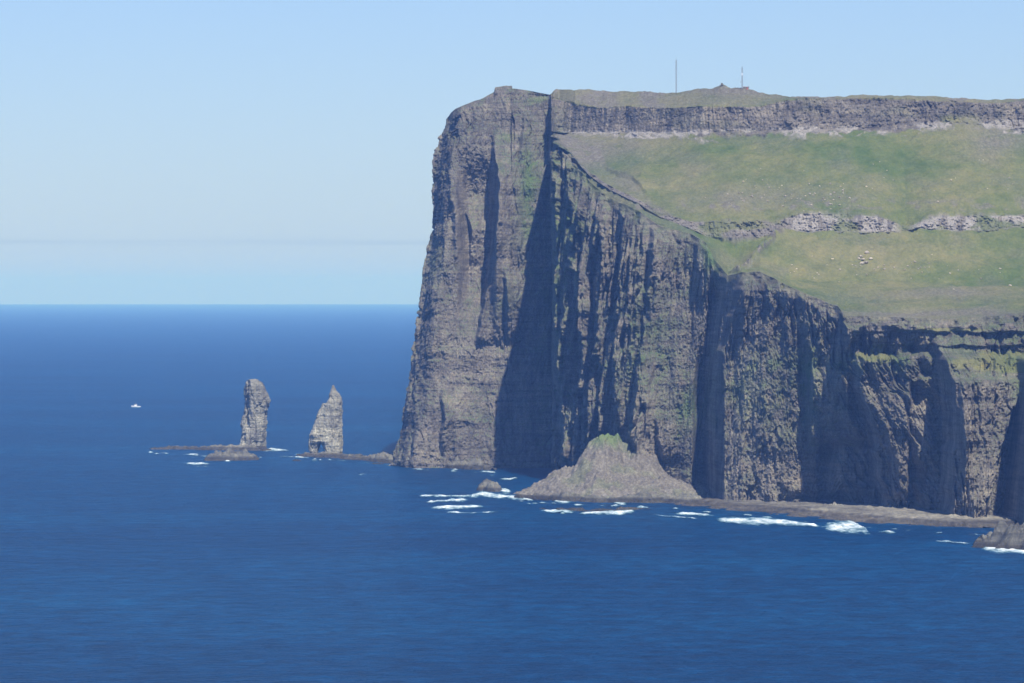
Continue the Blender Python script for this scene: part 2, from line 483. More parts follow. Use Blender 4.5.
# left buttress
S = S + step([(491,142,.3),(497,170,.8),(497,200,1),(494,235,1),(486,290,.8),(477,335,.3)], 44, 40, seed=1, wob=3)
S = S - 30 * sm(455, 470, PX) * (1 - sm(488, 498, PX)) * sm(145, 200, PY) * (1 - sm(270, 345, PY))
S = S + step([(448,150,.4),(452,200,1),(456,250,.4)], 9, 20, seed=2)
S = S + step([(466,215,.4),(472,230,1),(470,255,.4)], 16, 22, seed=3, soft=1.5)
S = S + step([(505,280,.7),(507,300,1),(505,330,.3)], 18, 25, seed=4)
S = S + step([(441,400,.5),(443,420,1),(440,440,.5)], 14, 25, seed=5)
S = S + step([(524,120,.5),(522,135,1),(520,160,.4)], 12, 20, seed=6)
# shaded wall of the inlet
S = S + step([(550,95,.3),(551,140,.8),(552,200,1),(556,300,1),(560,380,1),(566,460,1)], 40, 14, seed=7, wob=3)
S = S + step([(572,150,.5),(574,250,1),(580,330,1),(584,420,.8)], 26, 14, seed=8, wob=4)
S = S + step([(598,190,.5),(597,260,1),(600,350,1),(604,430,.6)], 22, 16, seed=9, wob=4)
S = S + step([(622,215,.5),(620,300,1),(618,420,.6)], 20, 16, seed=10, wob=4)
S = S + step([(652,235,.9),(651,262,1),(648,290,.7),(649,320,.6),(642,350,.7),(638,380,1),(634,430,1),(640,452,.5)], 30, 34, seed=11, wob=3)
S = S + step([(655,420,.5),(657,440,1),(665,465,.4)], 12, 20, seed=12)
S = S + step([(694,240,.5),(697,270,1),(700,300,.3)], 14, 20, seed=13)
# the narrow cleft
S = S + step([(747,272,.4),(738,290,.9),(728,330,1),(718,373,1),(715,414,1),(715,450,1),(719,503,1)], 44, 50, seed=14, wob=3)
S = S - 30 * sm(690, 702, PX) * (1 - sm(716, 722, PX)) * sm(330, 400, PY)
S = S - 20 * sm(2, 14, PX - np.interp(PY, [270, 330, 400], [703, 696, 688])) * (1 - sm(18, 26, PX - np.interp(PY, [270, 330, 400], [703, 696, 688]))) * sm(275, 300, PY)
# right-hand faces
S = S + step([(844,300,.8),(843,318,1),(838,348,.8),(832,385,.35),(828,430,0.02)], 28, 30, seed=15, wob=3, fade=8)
S = S + step([(806,330,.3),(808,360,.7),(806,395,.4)], 18, 22, seed=16)
S = S + step([(856,362,.6),(856,385,.8),(862,400,1),(872,430,1),(880,470,1),(886,512,1)], 26, 34, seed=17, wob=5)
S = S + 14 * sm(806, 812, PX + 3 * n_w) * (1 - sm(842, 856, PX - (PY - 400) * .25)) * sm(362, 380, PY) * (1 - sm(436, 446, PY + 4 * n_w))
S = S - 10 * sm(816, 826, PX) * (1 - sm(868, 880, PX)) * sm(430, 450, PY)
S = S + step([(936,348,.3),(946,362,.8),(951,380,1),(953,450,1),(949,522,1)], 78, 45, seed=18, wob=3)
S = S - 22 * sm(902, 912, PX) * (1 - sm(944, 950, PX)) * sm(355, 400, PY)
S = S + step([(904,370,.3),(906,400,1),(914,450,.7)], 14, 20, seed=19)
S = S + step([(1034,366,.8),(1026,540,1)], 150, 200, soft=3, seed=20, wob=0)
# lower face at right stands out in front of the broken ledges
ledge = sm(848, 862, PX) * sm(352, 358, PY - 4 * fbm(PX / 14, 0 * PX, 0 * PX, 3, 31)) 
S = S + 12 * ledge * seacliff
ovh = sm(845, 856, PX) * (sm(-2.2, 0.5, 331 - PY + 3 * fbm(PX / 9, PY / 30, 0 * PX, 3, 34)) * 7 + sm(-2, 0.5, 345 - PY + 3 * fbm(PX / 8, PY / 30, 0 * PX, 3, 38)) * 6)
S = S + ovh * (0.6 + 0.8 * fbm(PX / 12, PY / 12, 0 * PX, 3, 39)) * seacliff
ledge2 = sm(846, 856, PX) * sm(328, 332, PY - 3 * fbm(PX / 10, 0 * PX, 0 * PX, 3, 33))

ledge3 = sm(905, 925, PX) * sm(374, 380, PY - 4 * fbm(PX / 12, 0 * PX, 0 * PX, 3, 35))
S = S + 12 * ledge3 * seacliff
# undercut foot
S = S - 10 * sm(486, 500, PY - 4 * fbm(PX / 12, 0 * PX, 0 * PX, 3, 36)) * sm(770, 800, PX) * (1 - sm(900, 930, PX))
S = S - 42 * sm(-4, 4, PX - np.interp(PY, [385, 400, 440, 530], [1016, 1010, 996, 974]) - 3 * n_w) * sm(374, 392, PY)
S = S * 1.15
S = S * seacliff * (TC > -0.02)

# rock relief
wx, wy, wz = X, Y, Z
warp = 6 * fbm(wx / 45, wy / 90, wz / 60, 3, 3)
def quant(v, k, soft=0.25):
    t = v * k; f = np.floor(t); u = t - f
    return (f + sm(0.5 - soft, 0.5 + soft, u)) / k
wallW = sm(548, 556, PX) * (1 - sm(700, 730, PX))
slant = sm(800, 850, PX) * (1 - sm(940, 965, PX)) * sm(350, 375, PY)
wx = X + 0.55 * slant * (Z - 108)
wz = Z * (1 - 0.6 * wallW)
ww = 5 * fbm(wx / 13, wy / 20, wz / 16, 3, 5)
R1 = fbm((wx + warp) / 26, wy / 70, wz / 120, 4, 11) * 12
R2 = quant(fbm((wx + ww) / 13, wy / 40, (wz + ww * 2) / 60, 3, 21), 5.0, 0.2) * 11
R2b = quant(fbm((wx + ww * .6) / 6.0, wy / 20, (wz + ww) / 24, 3, 24), 4.0, 0.2) * 4.2
crk = np.abs(fbm((wx + ww) / 9, wy / 30, (wz + ww) / 42, 3, 27))
R2 = R2 - 5.5 * (1 - sm(0.0, 0.10, crk)) * sm(-0.1, 0.3, fbm(wx / 30, wy / 40, wz / 50, 2, 29))
R3 = fbm(wx / 4.2, wy / 8, wz / 9, 4, 31, 0.6) * 3.4
wx = X; wz = Z
zt = wz + 0.02 * wx + 5 * fbm(wx / 60, wy / 80, wz / 90, 2, 41)
R4 = quant(fbm(wx / 70, wy / 80, zt / 11, 3, 43), 5.0, 0.15) * 6.5
R6 = fbm(wx / 0.9, wy / 2.0, wz / 1.6, 2, 49) * 1.3
R5 = R6 + fbm(wx / 1.9, wy / 3.0, wz / 2.2, 3, 47, 0.65) * 2.0
wallB = sm(548, 556, PX) * (1 - sm(640, 660, PX))
flute = R1 * (1 + 0.6 * wallB) + (R2 + R2b) * (1 + 1.1 * wallB) + R3 * (1 + .8 * wallB)
relA = 1 - 0.42 * sm(556, 548, PX) * (TC > 0)
rib2 = ridged((wx + ww * .5) / 8.5, wy / 40, (wz + ww) / 170, 2, 33) * 9 * wallB + quant(fbm((wx + ww * .4) / 5, wy / 30, wz / 90, 2, 37), 3, 0.2) * 6 * wallB
rockd = seacliff * (flute * relA + rib2 + (R2 + R2b) * 0.6 * sm(725, 760, PX) + R4 * 0.42 * (1 - sm(972, 990, PX) * sm(365, 385, PY)) + R5 * relA) + (midband * 0.95 + crag * 0.75) * (R2 * .8 + R2b + R3 * 1.3 + R4 * 0.6 + R5)
rimfade = 1 - 0.75 * sm(2.85, 3.0, V) * (1 - sm(3.0, 3.1, V)) * sm(560, 600, PX)
topfade = 1 - 0.7 * sm(8.6, 9.0, V)
rockd = rockd * rimfade * topfade * sm(0.3, 1.0, V)
dY = -(S + rockd)
nosew = (1 - sm(0.0, 0.3, TC)) * inA
Yn = Y + dY
# on the rounded nose push sideways as well
Xn = X - nosew * (rockd) * 0.45 - wallB * rockd * 0.25 * seacliff
Zn = Z.copy()
# overhang ledges: small vertical offset for blockiness
slope = np.clip(1 - cliff, 0, 1) * sm(3.0, 3.2, V) * (1 - sm(8.9, 9.5, V))
hum = fbm(wx / 55, wy / 45, 0 * wx, 4, 61) * 3.6 + fbm(wx / 9, wy / 9, 0 * wx, 5, 63, 0.6) * 1.7
Zn += slope * hum
# gullies running down the slopes
Zn -= slope * 0.9 * np.clip(fbm(wx / 30, wy / 110, 0 * wx, 3, 67), 0, 1)
Zn += sm(7.9, 8.5, V) * (1 - sm(8.8, 9.0, V)) * fbm(wx / 14, wy / 14, 0 * wx, 4, 68) * 1.2 * sm(560, 600, PX)
# dark scarp of the slipped ground at the corner
sc_y = np.interp(PX, [600, 608, 618, 632, 640, 650], [163, 168, 173, 176, 184, 196])
sc = sm(600, 607, PX) * (1 - sm(640, 652, PX)) * sm(-1.5, 1.5, PY - sc_y) * (1 - sm(4, 26, PY - sc_y))
Zn -= sc * 2.2 * slope
# the broken diagonal rib beside the green gully
rib_x = np.interp(PY, [222, 236, 250, 262, 272], [792, 776, 760, 745, 736])
rib = np.exp(-((PX - rib_x) / 4.5) ** 2) * sm(224, 232, PY) * (1 - sm(268, 274, PY)) * slope
Zn += rib * (5 + 3 * fbm(PX / 3, PY / 3, 0 * PX, 3, 71))
gul = np.exp(-((PX - 737) / 16.0) ** 2) * sm(234, 242, PY) * (1 - sm(262, 270, PY)) * slope
Zn -= gul * 7
# midband lumps
Xn = Xn; 

verts = np.stack([Xn, Yn, Zn], -1)       # rows, cols, 3
# normals for cover
du = np.gradient(verts, axis=1); dv = np.gradient(verts, axis=0)
nrm = np.cross(du, dv); nl = np.linalg.norm(nrm, axis=-1) + 1e-9
nz = np.abs(nrm[..., 2]) / nl

def blob(cx, cy, rx, ry): return np.exp(-(((PX - cx) / rx) ** 2 + ((PY - cy) / ry) ** 2))
n1 = fbm(PX / 9, PY / 5, 0 * PX, 4, 91); n2 = fbm(PX / 30, PY / 14, 0 * PX, 4, 93); n3 = fbm(PX / 3, PY / 2.2, 0 * PX, 3, 95)
rock = cliff.copy()
# rock edge broken up by turf
rock = np.where((V > 2.6) & (V < 3.2) & (PX > 640), np.clip(1 - sm(2.95, 3.08, V + 0.06 * n1), 0, 1), rock)
rock = rock * (1 - midband * sm(0.05, 0.3, n2) * 0.85)
rock = rock * (1 - np.clip(1 - np.abs(PX - 905) / 14, 0, 1) * midband)
rock = rock * (1 - crag * sm(935, 950, PX) * (1 - sm(972, 985, PX)) * sm(112, 120, PY))
rock = np.clip(rock, 0, 1)
# ledges on right cliff: green shelves
led = blob(872, 356, 26, 7) + blob(985, 362, 45, 10) + blob(1020, 360, 30, 9) + blob(880, 345, 20, 4) * .4
rock = rock * (1 - sm(0.35, 0.7, led + 0.35 * n1))
rock = rock * (1 - sm(0.4, 0.6, blob(948, 330, 40, 3) * .9 + 0.35 * n1) * .8)
rock = np.clip(rock + rib * 1.2 * sm(-0.3, 0.2, n3), 0, 1)
# pale broken stone below the top crag
pale = sm(6.86, 6.93, V + 0.05 * n1) * (1 - sm(7.04, 7.12, V + 0.05 * n1)) * sm(-0.1, 0.02, fbm(PX / 16, PY / 9, 0 * PX, 4, 97)) * (0.55 + 0.45 * sm(-.1, .1, n3)) * sm(553, 575, PX)
pale = np.maximum(pale, crag * sm(121, 125, PY + 2 * n1) * sm(-0.1, 0.15, n2) * sm(800, 830, PX))
pale = np.maximum(pale, (blob(1010, 124, 26, 5) > 0.45) * 0.8 * sm(-.3, 0, n1))
rock = np.maximum(rock, pale)
pale = np.maximum(pale, midband * sm(778, 800, PX) * sm(-.25, .05, fbm(PX / 5, PY / 14, 0 * PX, 3, 98)))
pale = np.maximum(pale, midband * 0.25)
pale = np.maximum(pale, 0.45 * blob(700, 268, 8, 16) * sm(-0.2, 0.2, n1))
# greens on the cliff
veg = 0.15 * sm(0.1, 0.5, n2) + blob(528, 200, 9, 55) * .9 + blob(560, 240, 18, 100) * .5 + blob(550, 330, 20, 90) * .3
veg += blob(690, 410, 16, 26) * .8 + blob(775, 385, 55, 28) * .8 + blob(800, 420, 40, 40) * .5 + blob(700, 262, 20, 25) * .3
veg += blob(715, 252, 12, 22) * 1.0 + blob(810, 390, 10, 40) * .7 + blob(1018, 390, 12, 16) * 1.2 + blob(640, 340, 30, 60) * .35
veg += blob(430, 260, 12, 20) * .4 + blob(505, 300, 12, 20) * .4 + blob(870, 362, 34, 10) + blob(960, 378, 40, 9) * .5
veg += sm(0.45, 0.8, nz) * 0.55 * seacliff
veg = veg * (1 - 0.45 * sm(735, 760, PX) * sm(360, 385, PY))
veg = np.clip(veg, 0, 1)
# scree and dry worn ground
scree = blob(590, 150, 34, 14) * .8 + blob(640, 150, 40, 14) * .3 + blob(700, 200, 60, 12) * .15
scree += blob(850, 298, 120, 7) * .35 + blob(930, 313, 130, 4) * .9 + blob(560, 140, 14, 26) + blob(770, 195, 70, 14) * .4
scree += 0.6 * sm(0.1, 0.4, n2) * sm(7.9, 8.1, V) + blob(940, 292, 40, 4) * .6 + blob(1000, 140, 40, 16) * .6 + blob(740, 90, 50, 5)*.5
scree += 0.25 * sm(0.0, 0.5, n2) + 0.7 * (sm(212, 208, PY) * sm(196, 204, PY)) * sm(0, .4, n1)
slump = sm(566, 572, PX) * sm(-1, 3, (np.interp(PX, [566, 600, 608, 618, 632, 640, 650, 690, 700], [135, 150, 164, 170, 175, 184, 197, 226, 236]) - PY + 2 * n1) * -1) * (1 - sm(700, 712, PX)) * sm(2.9, 3.1, V)
scree = scree + slump * .38
scree = scree + 0.55 * sm(8.0, 8.1, V)
scree = np.clip(scree, 0, 1)
cover = np.stack([rock, veg, pale, scree], -1).astype(np.float32)

idx = np.arange(NR * NC).reshape(NR, NC)
q = np.stack([idx[:-1, :-1], idx[:-1, 1:], idx[1:, 1:], idx[1:, :-1]], -1)
fv = (V[:-1, :-1] + V[1:, 1:]) / 2
fx = (PX[:-1, :-1] + PX[1:, 1:]) / 2
leftside = (fx < 556) & (fv < 9.0)
reg = np.zeros_like(fv, dtype=int)
reg[(fv >= 3)] = 1
reg[(fv >= 5) & (fv < 6)] = 2
reg[(fv >= 7) & (fv < 8)] = 3
reg[(fv >= 8)] = 4
reg[leftside] = 0
flatv = verts.reshape(-1, 3); flatc = cover.reshape(-1, 4)
for r, nm in enumerate(['sea_cliff', 'grass_slope', 'rock_band', 'summit_crag', 'summit_ground']):
    f = q[reg == r]
    used, inv = np.unique(f, return_inverse=True)
    o = mesh_obj(nm, flatv[used], inv.reshape(f.shape), M_land, smooth=True)
    a = o.data.color_attributes.new('cover', 'FLOAT_COLOR', 'POINT')
    a.data.foreach_set('color', flatc[used].ravel())
    tag(o, kind='structure')

def ground_at(x, y):
    """nearest terrain vertex to a picture position on the slopes"""
    ppx = 512 + F * Xn / Yn; ppy = Y0 - F * (Zn - H) / Yn
    m = (ppx - x) ** 2 + (ppy - y) ** 2 + np.where(V > 8.95, 1e6, 0)
    k = np.unravel_index(np.argmin(m), m.shape)
    return Vector(verts[k])

# ------------------------------------------------------------------ rock lofts fused by remeshing
def loft(bm, rows, d, thick, nseg=20, ph=0.0):
    """rows: (picture row, left x, right x[, depth offset]); rounded-box cross sections"""
    rings = []
    for r in rows:
        y, xl, xr = r[:3]; do = r[3] if len(r) > 3 else 0
        dd = d + do
        cx = ((xl + xr) / 2 - 512) * dd / F; hw = (xr - xl) / 2 * dd / F
        z = H - (y - Y0) * dd / F
        hd = min(thick, max(hw * 1.3, 1.0))
        ring = []
        for k in range(nseg):
            a = 2 * math.pi * k / nseg
            ca, sa = math.cos(a), math.sin(a)
            ring.append(bm.verts.new((cx + hw * math.copysign(abs(ca) ** 0.75, ca), dd + hd * math.copysign(abs(sa) ** 0.75, sa), z)))
        rings.append(ring)
    for a, b in zip(rings, rings[1:]):
        for k in range(nseg):
            bm.faces.new((a[k], a[(k+1) % nseg], b[(k+1) % nseg], b[k]))
    bm.faces.new(rings[0]); bm.faces.new(list(reversed(rings[-1])))

def fuse(name, bm, mat, voxel, amp=1.0, seed=0, origin=None, carve=None):
    bmesh.ops.recalc_face_normals(bm, faces=bm.faces)
    me = bpy.data.meshes.new('tmp'); bm.to_mesh(me); bm.free()
    o = bpy.data.objects.new('tmp', me); C.objects.link(o)
    md = o.modifiers.new('r', 'REMESH'); md.mode = 'VOXEL'; md.voxel_size = voxel
    dg = bpy.context.evaluated_depsgraph_get()
    m2 = bpy.data.meshes.new_from_object(o.evaluated_get(dg))
    bpy.data.objects.remove(o)
    n = len(m2.vertices)
    co = np.empty(n * 3, np.float32); m2.vertices.foreach_get('co', co); co = co.reshape(-1, 3).astype(float)
    no = np.empty(n * 3, np.float32); m2.vertices.foreach_get('normal', no); no = no.reshape(-1, 3)
    x, y, z = co.T
    dsp = amp * (fbm(x / 9, y / 9, z / 26, 3, seed) * 3.2 + ridged(x / 5, y / 5, z / 18, 3, seed + 5) * 1.0
                 + fbm(x / 14, y / 14, z / 3.2, 3, seed + 9) * 1.3 + fbm(x / 2.2, y / 2.2, z / 3, 3, seed + 13) * 1.3
                 + quant(fbm(x / 6, y / 6, z / 12, 2, seed + 17), 4, 0.15) * 2.4 - (1 - sm(0, 0.09, np.abs(fbm(x / 8, y / 8, z / 30, 2, seed + 19)))) * 1.6)
    hor = no.copy(); hor[:, 2] *= 0.5
    co = co + hor * dsp[:, None]
    if carve is not None: co[:, 1] += carve(x, z) * (no[:, 1] < 0.2)
    org = np.array(origin if origin else (0, 0, 0), float)
    m2.vertices.foreach_set('co', (co - org).astype(np.float32).ravel()); m2.update()
    m2.name = name
    m2.materials.clear(); m2.materials.append(mat)
    ob = bpy.data.objects.new(name, m2); ob.location = tuple(org)
    C.objects.link(ob)
    return ob

# the blunt stack
dR_ = sea_d(449)
bm = bmesh.new()
loft(bm, [(458,240,266), (448,240.5,265.5), (440,241.5,264.5), (430,242.5,265.5), (420,243.2,266), (412,244.8,266.5), (406,245,268), (400,245,269.6), (396,244.8,267.5),
          (391,244.8,265.5), (386,245.2,263.5), (382,246.8,260.5), (379.6,249,257)], dR_, 11)
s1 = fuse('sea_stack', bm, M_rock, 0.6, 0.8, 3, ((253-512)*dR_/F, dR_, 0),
          carve=lambda x, z: 7 * sm(12, 30, z) * (1 - sm(66, 70, z)) * np.exp(-(((x - (247.6 - 512) * dR_ / F) - 0.035 * (z - 45) + 0.6 * vn(z / 5, 0 * z, 0 * z, 9)) / 1.5) ** 2)
          + 3 * sm(0, 10, z) * sm(-1, 1, (246.2 - 512) * dR_ / F - x))
tag(s1, 'blunt club-shaped grey sea stack with a dark left edge, standing on the low reef', 'sea stack', 'sea stacks off the headland')
# the pointed stack with two feet
dK = sea_d(455)
bm = bmesh.new()
loft(bm, [(464,325.5,342), (456,325.3,341.5), (450,324.6,342.2), (444.5,322.6,342.8), (441,320,343), (430,317,343), (420,320,342.7), (412,322,342.2),
          (405,323.5,341.8), (402,327,341.8), (398,328.5,341.2), (394,329.7,339), (391,330.8,336.4), (388,331.8,335), (385,332.3,334.4)], dK, 10)
loft(bm, [(464,311,317.6), (456,311,317.6), (450,310,318.2), (445,309.8,319.8), (441,309.8,322), (434,310.6,325), (426,313.3,327), (418,316.4,328),
          (411,319,328), (406,321.2,328), (403,322.2,325)], dK, 9)
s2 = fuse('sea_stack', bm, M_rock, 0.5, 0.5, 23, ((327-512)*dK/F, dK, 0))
tag(s2, 'pointed grey sea stack with a needle tip and an arch between its two feet', 'sea stack', 'sea stacks off the headland')

# ------------------------------------------------------------------ low rocks, reefs, shelf, scree
def reef(name, path, mat, seed, label=None, cat=None, kind=None, rough=1.0, group=None, nacross=46, step_m=1.4, shape=None):
    """path: (picture x, picture row, half depth in m, height in m); a broken ridge of rock rising from below the water"""
    pts = [(*sea_pt(x, y), hw, h) for x, y, hw, h in path]
    pts = np.array(pts)
    seg = np.hypot(np.diff(pts[:, 0]), np.diff(pts[:, 1])); s = np.concatenate([[0], np.cumsum(seg)])
    n = max(24, int(s[-1] / step_m)); ss = np.linspace(0, s[-1], n)
    px_, py_, hw, hh = [np.interp(ss, s, pts[:, i]) for i in range(4)]
    tx = np.gradient(px_); ty = np.gradient(py_); tl = np.hypot(tx, ty); tx /= tl; ty /= tl
    w = np.linspace(-1, 1, nacross)[:, None]
    endt = np.clip(np.minimum(ss, s[-1] - ss) / np.maximum(hw * 1.1, 2), 0, 1) ** 0.75
    hx = hw * (0.35 + 0.65 * endt)
    XX = px_[None] + w * hx[None] * ty[None]; YY = py_[None] - w * hx[None] * tx[None]
    prof = (1 - np.abs(w) ** 3) if shape is None else shape(w)
    nn = fbm(XX / 16, YY / 16, 0 * XX, 4, seed)
    edge = prof + (0.75 if shape is None else 0.28) * nn + (0.25 if shape is None else .15) * fbm(XX / 4, YY / 6, 0 * XX, 3, seed + 1)
    ZZ = -2.5 + (hh[None] * endt[None] + 2.5) * sm(0.05, 0.85 if shape is not None else 1.45, edge)
    ZZ += sm(0.1, 0.5, edge) * rough * (fbm(XX / 8, YY / 12, 0 * XX, 4, seed + 3, 0.6) * 0.55 * hh[None] + fbm(XX / 2.2, YY / 3, 0 * XX, 3, seed + 6) * 1.3)
    ZZ += sm(0.2, 0.6, edge) * rough * 0.10 * hh[None] * np.round(2.5 * fbm(XX / 12, YY / 30, 0 * XX, 2, seed + 7))
    org = np.array([px_.mean(), py_.mean(), 0])
    v = np.stack([XX, YY, ZZ], -1).reshape(-1, 3) - org
    id_ = np.arange(nacross * n).reshape(nacross, n)
    f = np.stack([id_[:-1, :-1], id_[:-1, 1:], id_[1:, 1:], id_[1:, :-1]], -1).reshape(-1, 4)
    o = mesh_obj(name, v, f, mat)
    o.location = tuple(org)
    tag(o, label, cat, group, kind)
    return o

reef('reef', [(150,449.5,8,2),(175,449,14,3.2),(205,449.5,20,3.6),(235,450,24,5),(258,450.5,18,5),(272,451,8,2)], M_reef, 101,
     'long low dark reef the blunt stack stands on', 'reef')
reef('rock', [(206,461,8,2.5),(216,460.5,18,6),(228,460,26,8.5),(238,459.5,28,11),(244,460,20,8),(249,460.5,8,3)], M_reef, 103,
     'rounded brown rock mound in front of the reef and the blunt stack', 'rock')
reef('reef', [(296,454.5,6,1.5),(312,456.5,14,3.5),(330,457,22,4),(350,458,20,4),(370,460,22,4),(388,460.5,28,6),(402,462,28,9),(414,464,20,9)], M_reef, 105,
     'low rocky spit joining the pointed stack to the foot of the headland', 'reef')
reef('rock', [(286,461,5,1.6),(296,461,9,2.2),(305,461,5,1.4)], M_reef, 107,
     'small flat dark rock awash left of the pointed stack', 'rock')
reef('rock', [(366,463.5,3,1.0),(375,464,7,1.8),(384,464,4,1.2)], M_reef, 108,
     'tiny dark rock awash just below the spit', 'rock')
reef('boulder_shore', [(396,464,14,5),(420,466,22,7),(450,467,24,8),(480,469,20,7),(492,470,12,6)], M_reef, 109, kind='structure', rough=1.6)
reef('rock', [(481,491,4,3),(486,490,10,9),(491,490.5,10,9),(497,492,6,4)], M_reef, 111,
     'dark pyramid-shaped rock among the white surf left of the scree cone', 'rock')
reef('reef', [(515,498,6,2.5),(545,499.5,14,4.5),(580,501,18,5),(620,502,20,5.5),(660,502,22,6),(700,504,22,6)], M_reef, 113,
     'dark rubble shore running along the foot of the scree cone', 'reef', rough=1.4)
reef('reef', [(535,508,4,1.2),(560,509.5,10,1.7),(600,511.5,12,1.8),(640,509,8,1.5),(658,507.5,3,0.9)], M_reef, 115,
     'thin dark ledge awash below the scree cone with surf along it', 'reef')
shelfshape = lambda w: np.interp(w, [-1, -.92, .30, .42, .84, .93, 1], [.3, 1.3, 1.2, .52, .40, .1, -.5])
reef('rock_shelf', [(672,500,26,2),(700,502,40,2.4),(745,505,56,3),(800,509.5,60,3.2),(850,514.5,58,3.6),(900,519,56,3.8),(950,523.5,52,4),(978,526.5,36,3.6),(986,528,15,2.4)], M_shelf, 117,
     kind='structure', shape=shelfshape, rough=0.7, nacross=70, step_m=1.1)
reef('rock', [(998,548,4,1.5),(1008,546.5,14,5),(1018,545,26,8),(1030,544,40,12),(1045,547,50,15),(1070,553,20,14)], M_reef, 119,
     'big rounded shore rock at the right edge beyond the end of the shelf', 'rock')
for (x, y, a, h, lb) in [(834,511,8,9,'leftmost of two pale rock heaps on the shelf under the dark overhang'), (858,514,9,7,'rightmost of two pale rock heaps on the shelf under the dark overhang')]:
    reef('rock_heap', [(x-12,y,3,5),(x-7,y,a,h*.55),(x+2,y,a+2,h*.6),(x+9,y+.5,a,h*.55),(x+13,y+1,3,3)], M_shelf, int(x), lb, 'rock heap', rough=1.5)

# scree cone
def scree_cone():
    ax, ad = 603, 3722
    cx = (ax - 512) * ad / F; cz = H - (433 - Y0) * ad / F
    gx = np.linspace(-95, 130, 300); gy = np.linspace(-150, 60, 240)
    XX, YY = np.meshgrid(gx, gy)
    r_l = np.where(XX < 0, 60.0, 94.0); r_d = np.where(YY < 0, 112.0, 200.0)
    rr = np.sqrt((XX / r_l) ** 2 + (YY / r_d) ** 2) + 0.13 * fbm(XX / 18, YY / 24, 0 * XX, 4, 131)
    prof = np.interp(rr, [0, 0.10, 0.22, 0.55, 0.85, 1.0, 1.3], [0.94, 0.88, 0.70, 0.33, 0.13, 0.03, -0.12])
    Zc = cz * prof + fbm(XX / 9, YY / 16, 0 * XX, 5, 133, 0.6) * 9.5 * np.clip(1.2 - rr, 0, 1) + fbm(XX / 2.2, YY / 3, 0 * XX, 3, 135) * 1.7
    Zc += (9 * fbm(XX / 20, YY / 34, 0 * XX, 4, 149) + 5 * np.exp(-((XX - 34) / 12) ** 2 - ((YY - 5) / 40) ** 2) - 5 * np.exp(-((XX + 22) / 9) ** 2)) * np.clip(1.25 - rr, 0, 1) * sm(0.06, 0.3, rr)
    Zc += np.abs(fbm(XX / 6, YY / 14, 0 * XX, 3, 137)) * 2.5 * np.clip(1.3 - rr, 0, 1)
    v = np.stack([XX + cx, YY + ad, Zc], -1).reshape(-1, 3)
    id_ = np.arange(v.shape[0]).reshape(XX.shape)
    f = np.stack([id_[:-1, :-1], id_[:-1, 1:], id_[1:, 1:], id_[1:, :-1]], -1).reshape(-1, 4)
    o = mesh_obj('scree_cone', v, f, M_scree)
    a = o.data.color_attributes.new('cover', 'FLOAT_COLOR', 'POINT')
    g = np.clip(sm(cz * 0.74, cz * 0.95, Zc + 5 * fbm(XX / 7, YY / 9, 0 * XX, 3, 139)) * 0.8 + 0.25 * sm(0.1, .4, fbm(XX / 20, YY / 20, 0 * XX, 3, 141)), 0, 1)
    c = np.zeros((v.shape[0], 4), np.float32); c[:, 0] = g.ravel()
    a.data.foreach_set('color', c.ravel())
    tag(o, kind='structure')

def make_scree_mat():
    m, n, l, b = new_mat('scree')
    geo = n.new('ShaderNodeNewGeometry'); pos = geo.outputs['Position']
    fine = noise(n, l, pos, (0.5, 0.3, 0.5), 6, 0.75); big = noise(n, l, pos, (0.06, 0.05, 0.06), 4)
    c = ramp(n, l, fine, [(0.3, (0.075, 0.068, 0.062)), (0.5, (0.150, 0.136, 0.117)), (0.7, (0.27, 0.25, 0.21))])
    c = mix(n, l, 0.6, c, ramp(n, l, big, [(0.35, (0.7, 0.68, 0.7)), (0.65, (1.2, 1.2, 1.15))]), 'MULTIPLY')
    att = n.new('ShaderNodeAttribute'); att.attribute_name = 'cover'
    sp = n.new('ShaderNodeSeparateColor'); l.new(att.outputs['Color'], sp.inputs[0])
    c = mix(n, l, sp.outputs[0], c, ramp(n, l, fine, [(0.3, (0.07, 0.11, 0.035)), (0.7, (0.15, 0.20, 0.07))]))
    l.new(c, b.inputs['Base Color']); b.inputs['Roughness'].default_value = 0.95
    b.inputs['Specular IOR Level'].default_value = 0.15
    bp = n.new('ShaderNodeBump'); bp.inputs['Strength'].default_value = 0.7; bp.inputs['Distance'].default_value = 1.2
    l.new(fine, bp.inputs['Height']); l.new(bp.outputs[0], b.inputs['Normal'])
    return m
M_scree = make_scree_mat()
scree_cone()

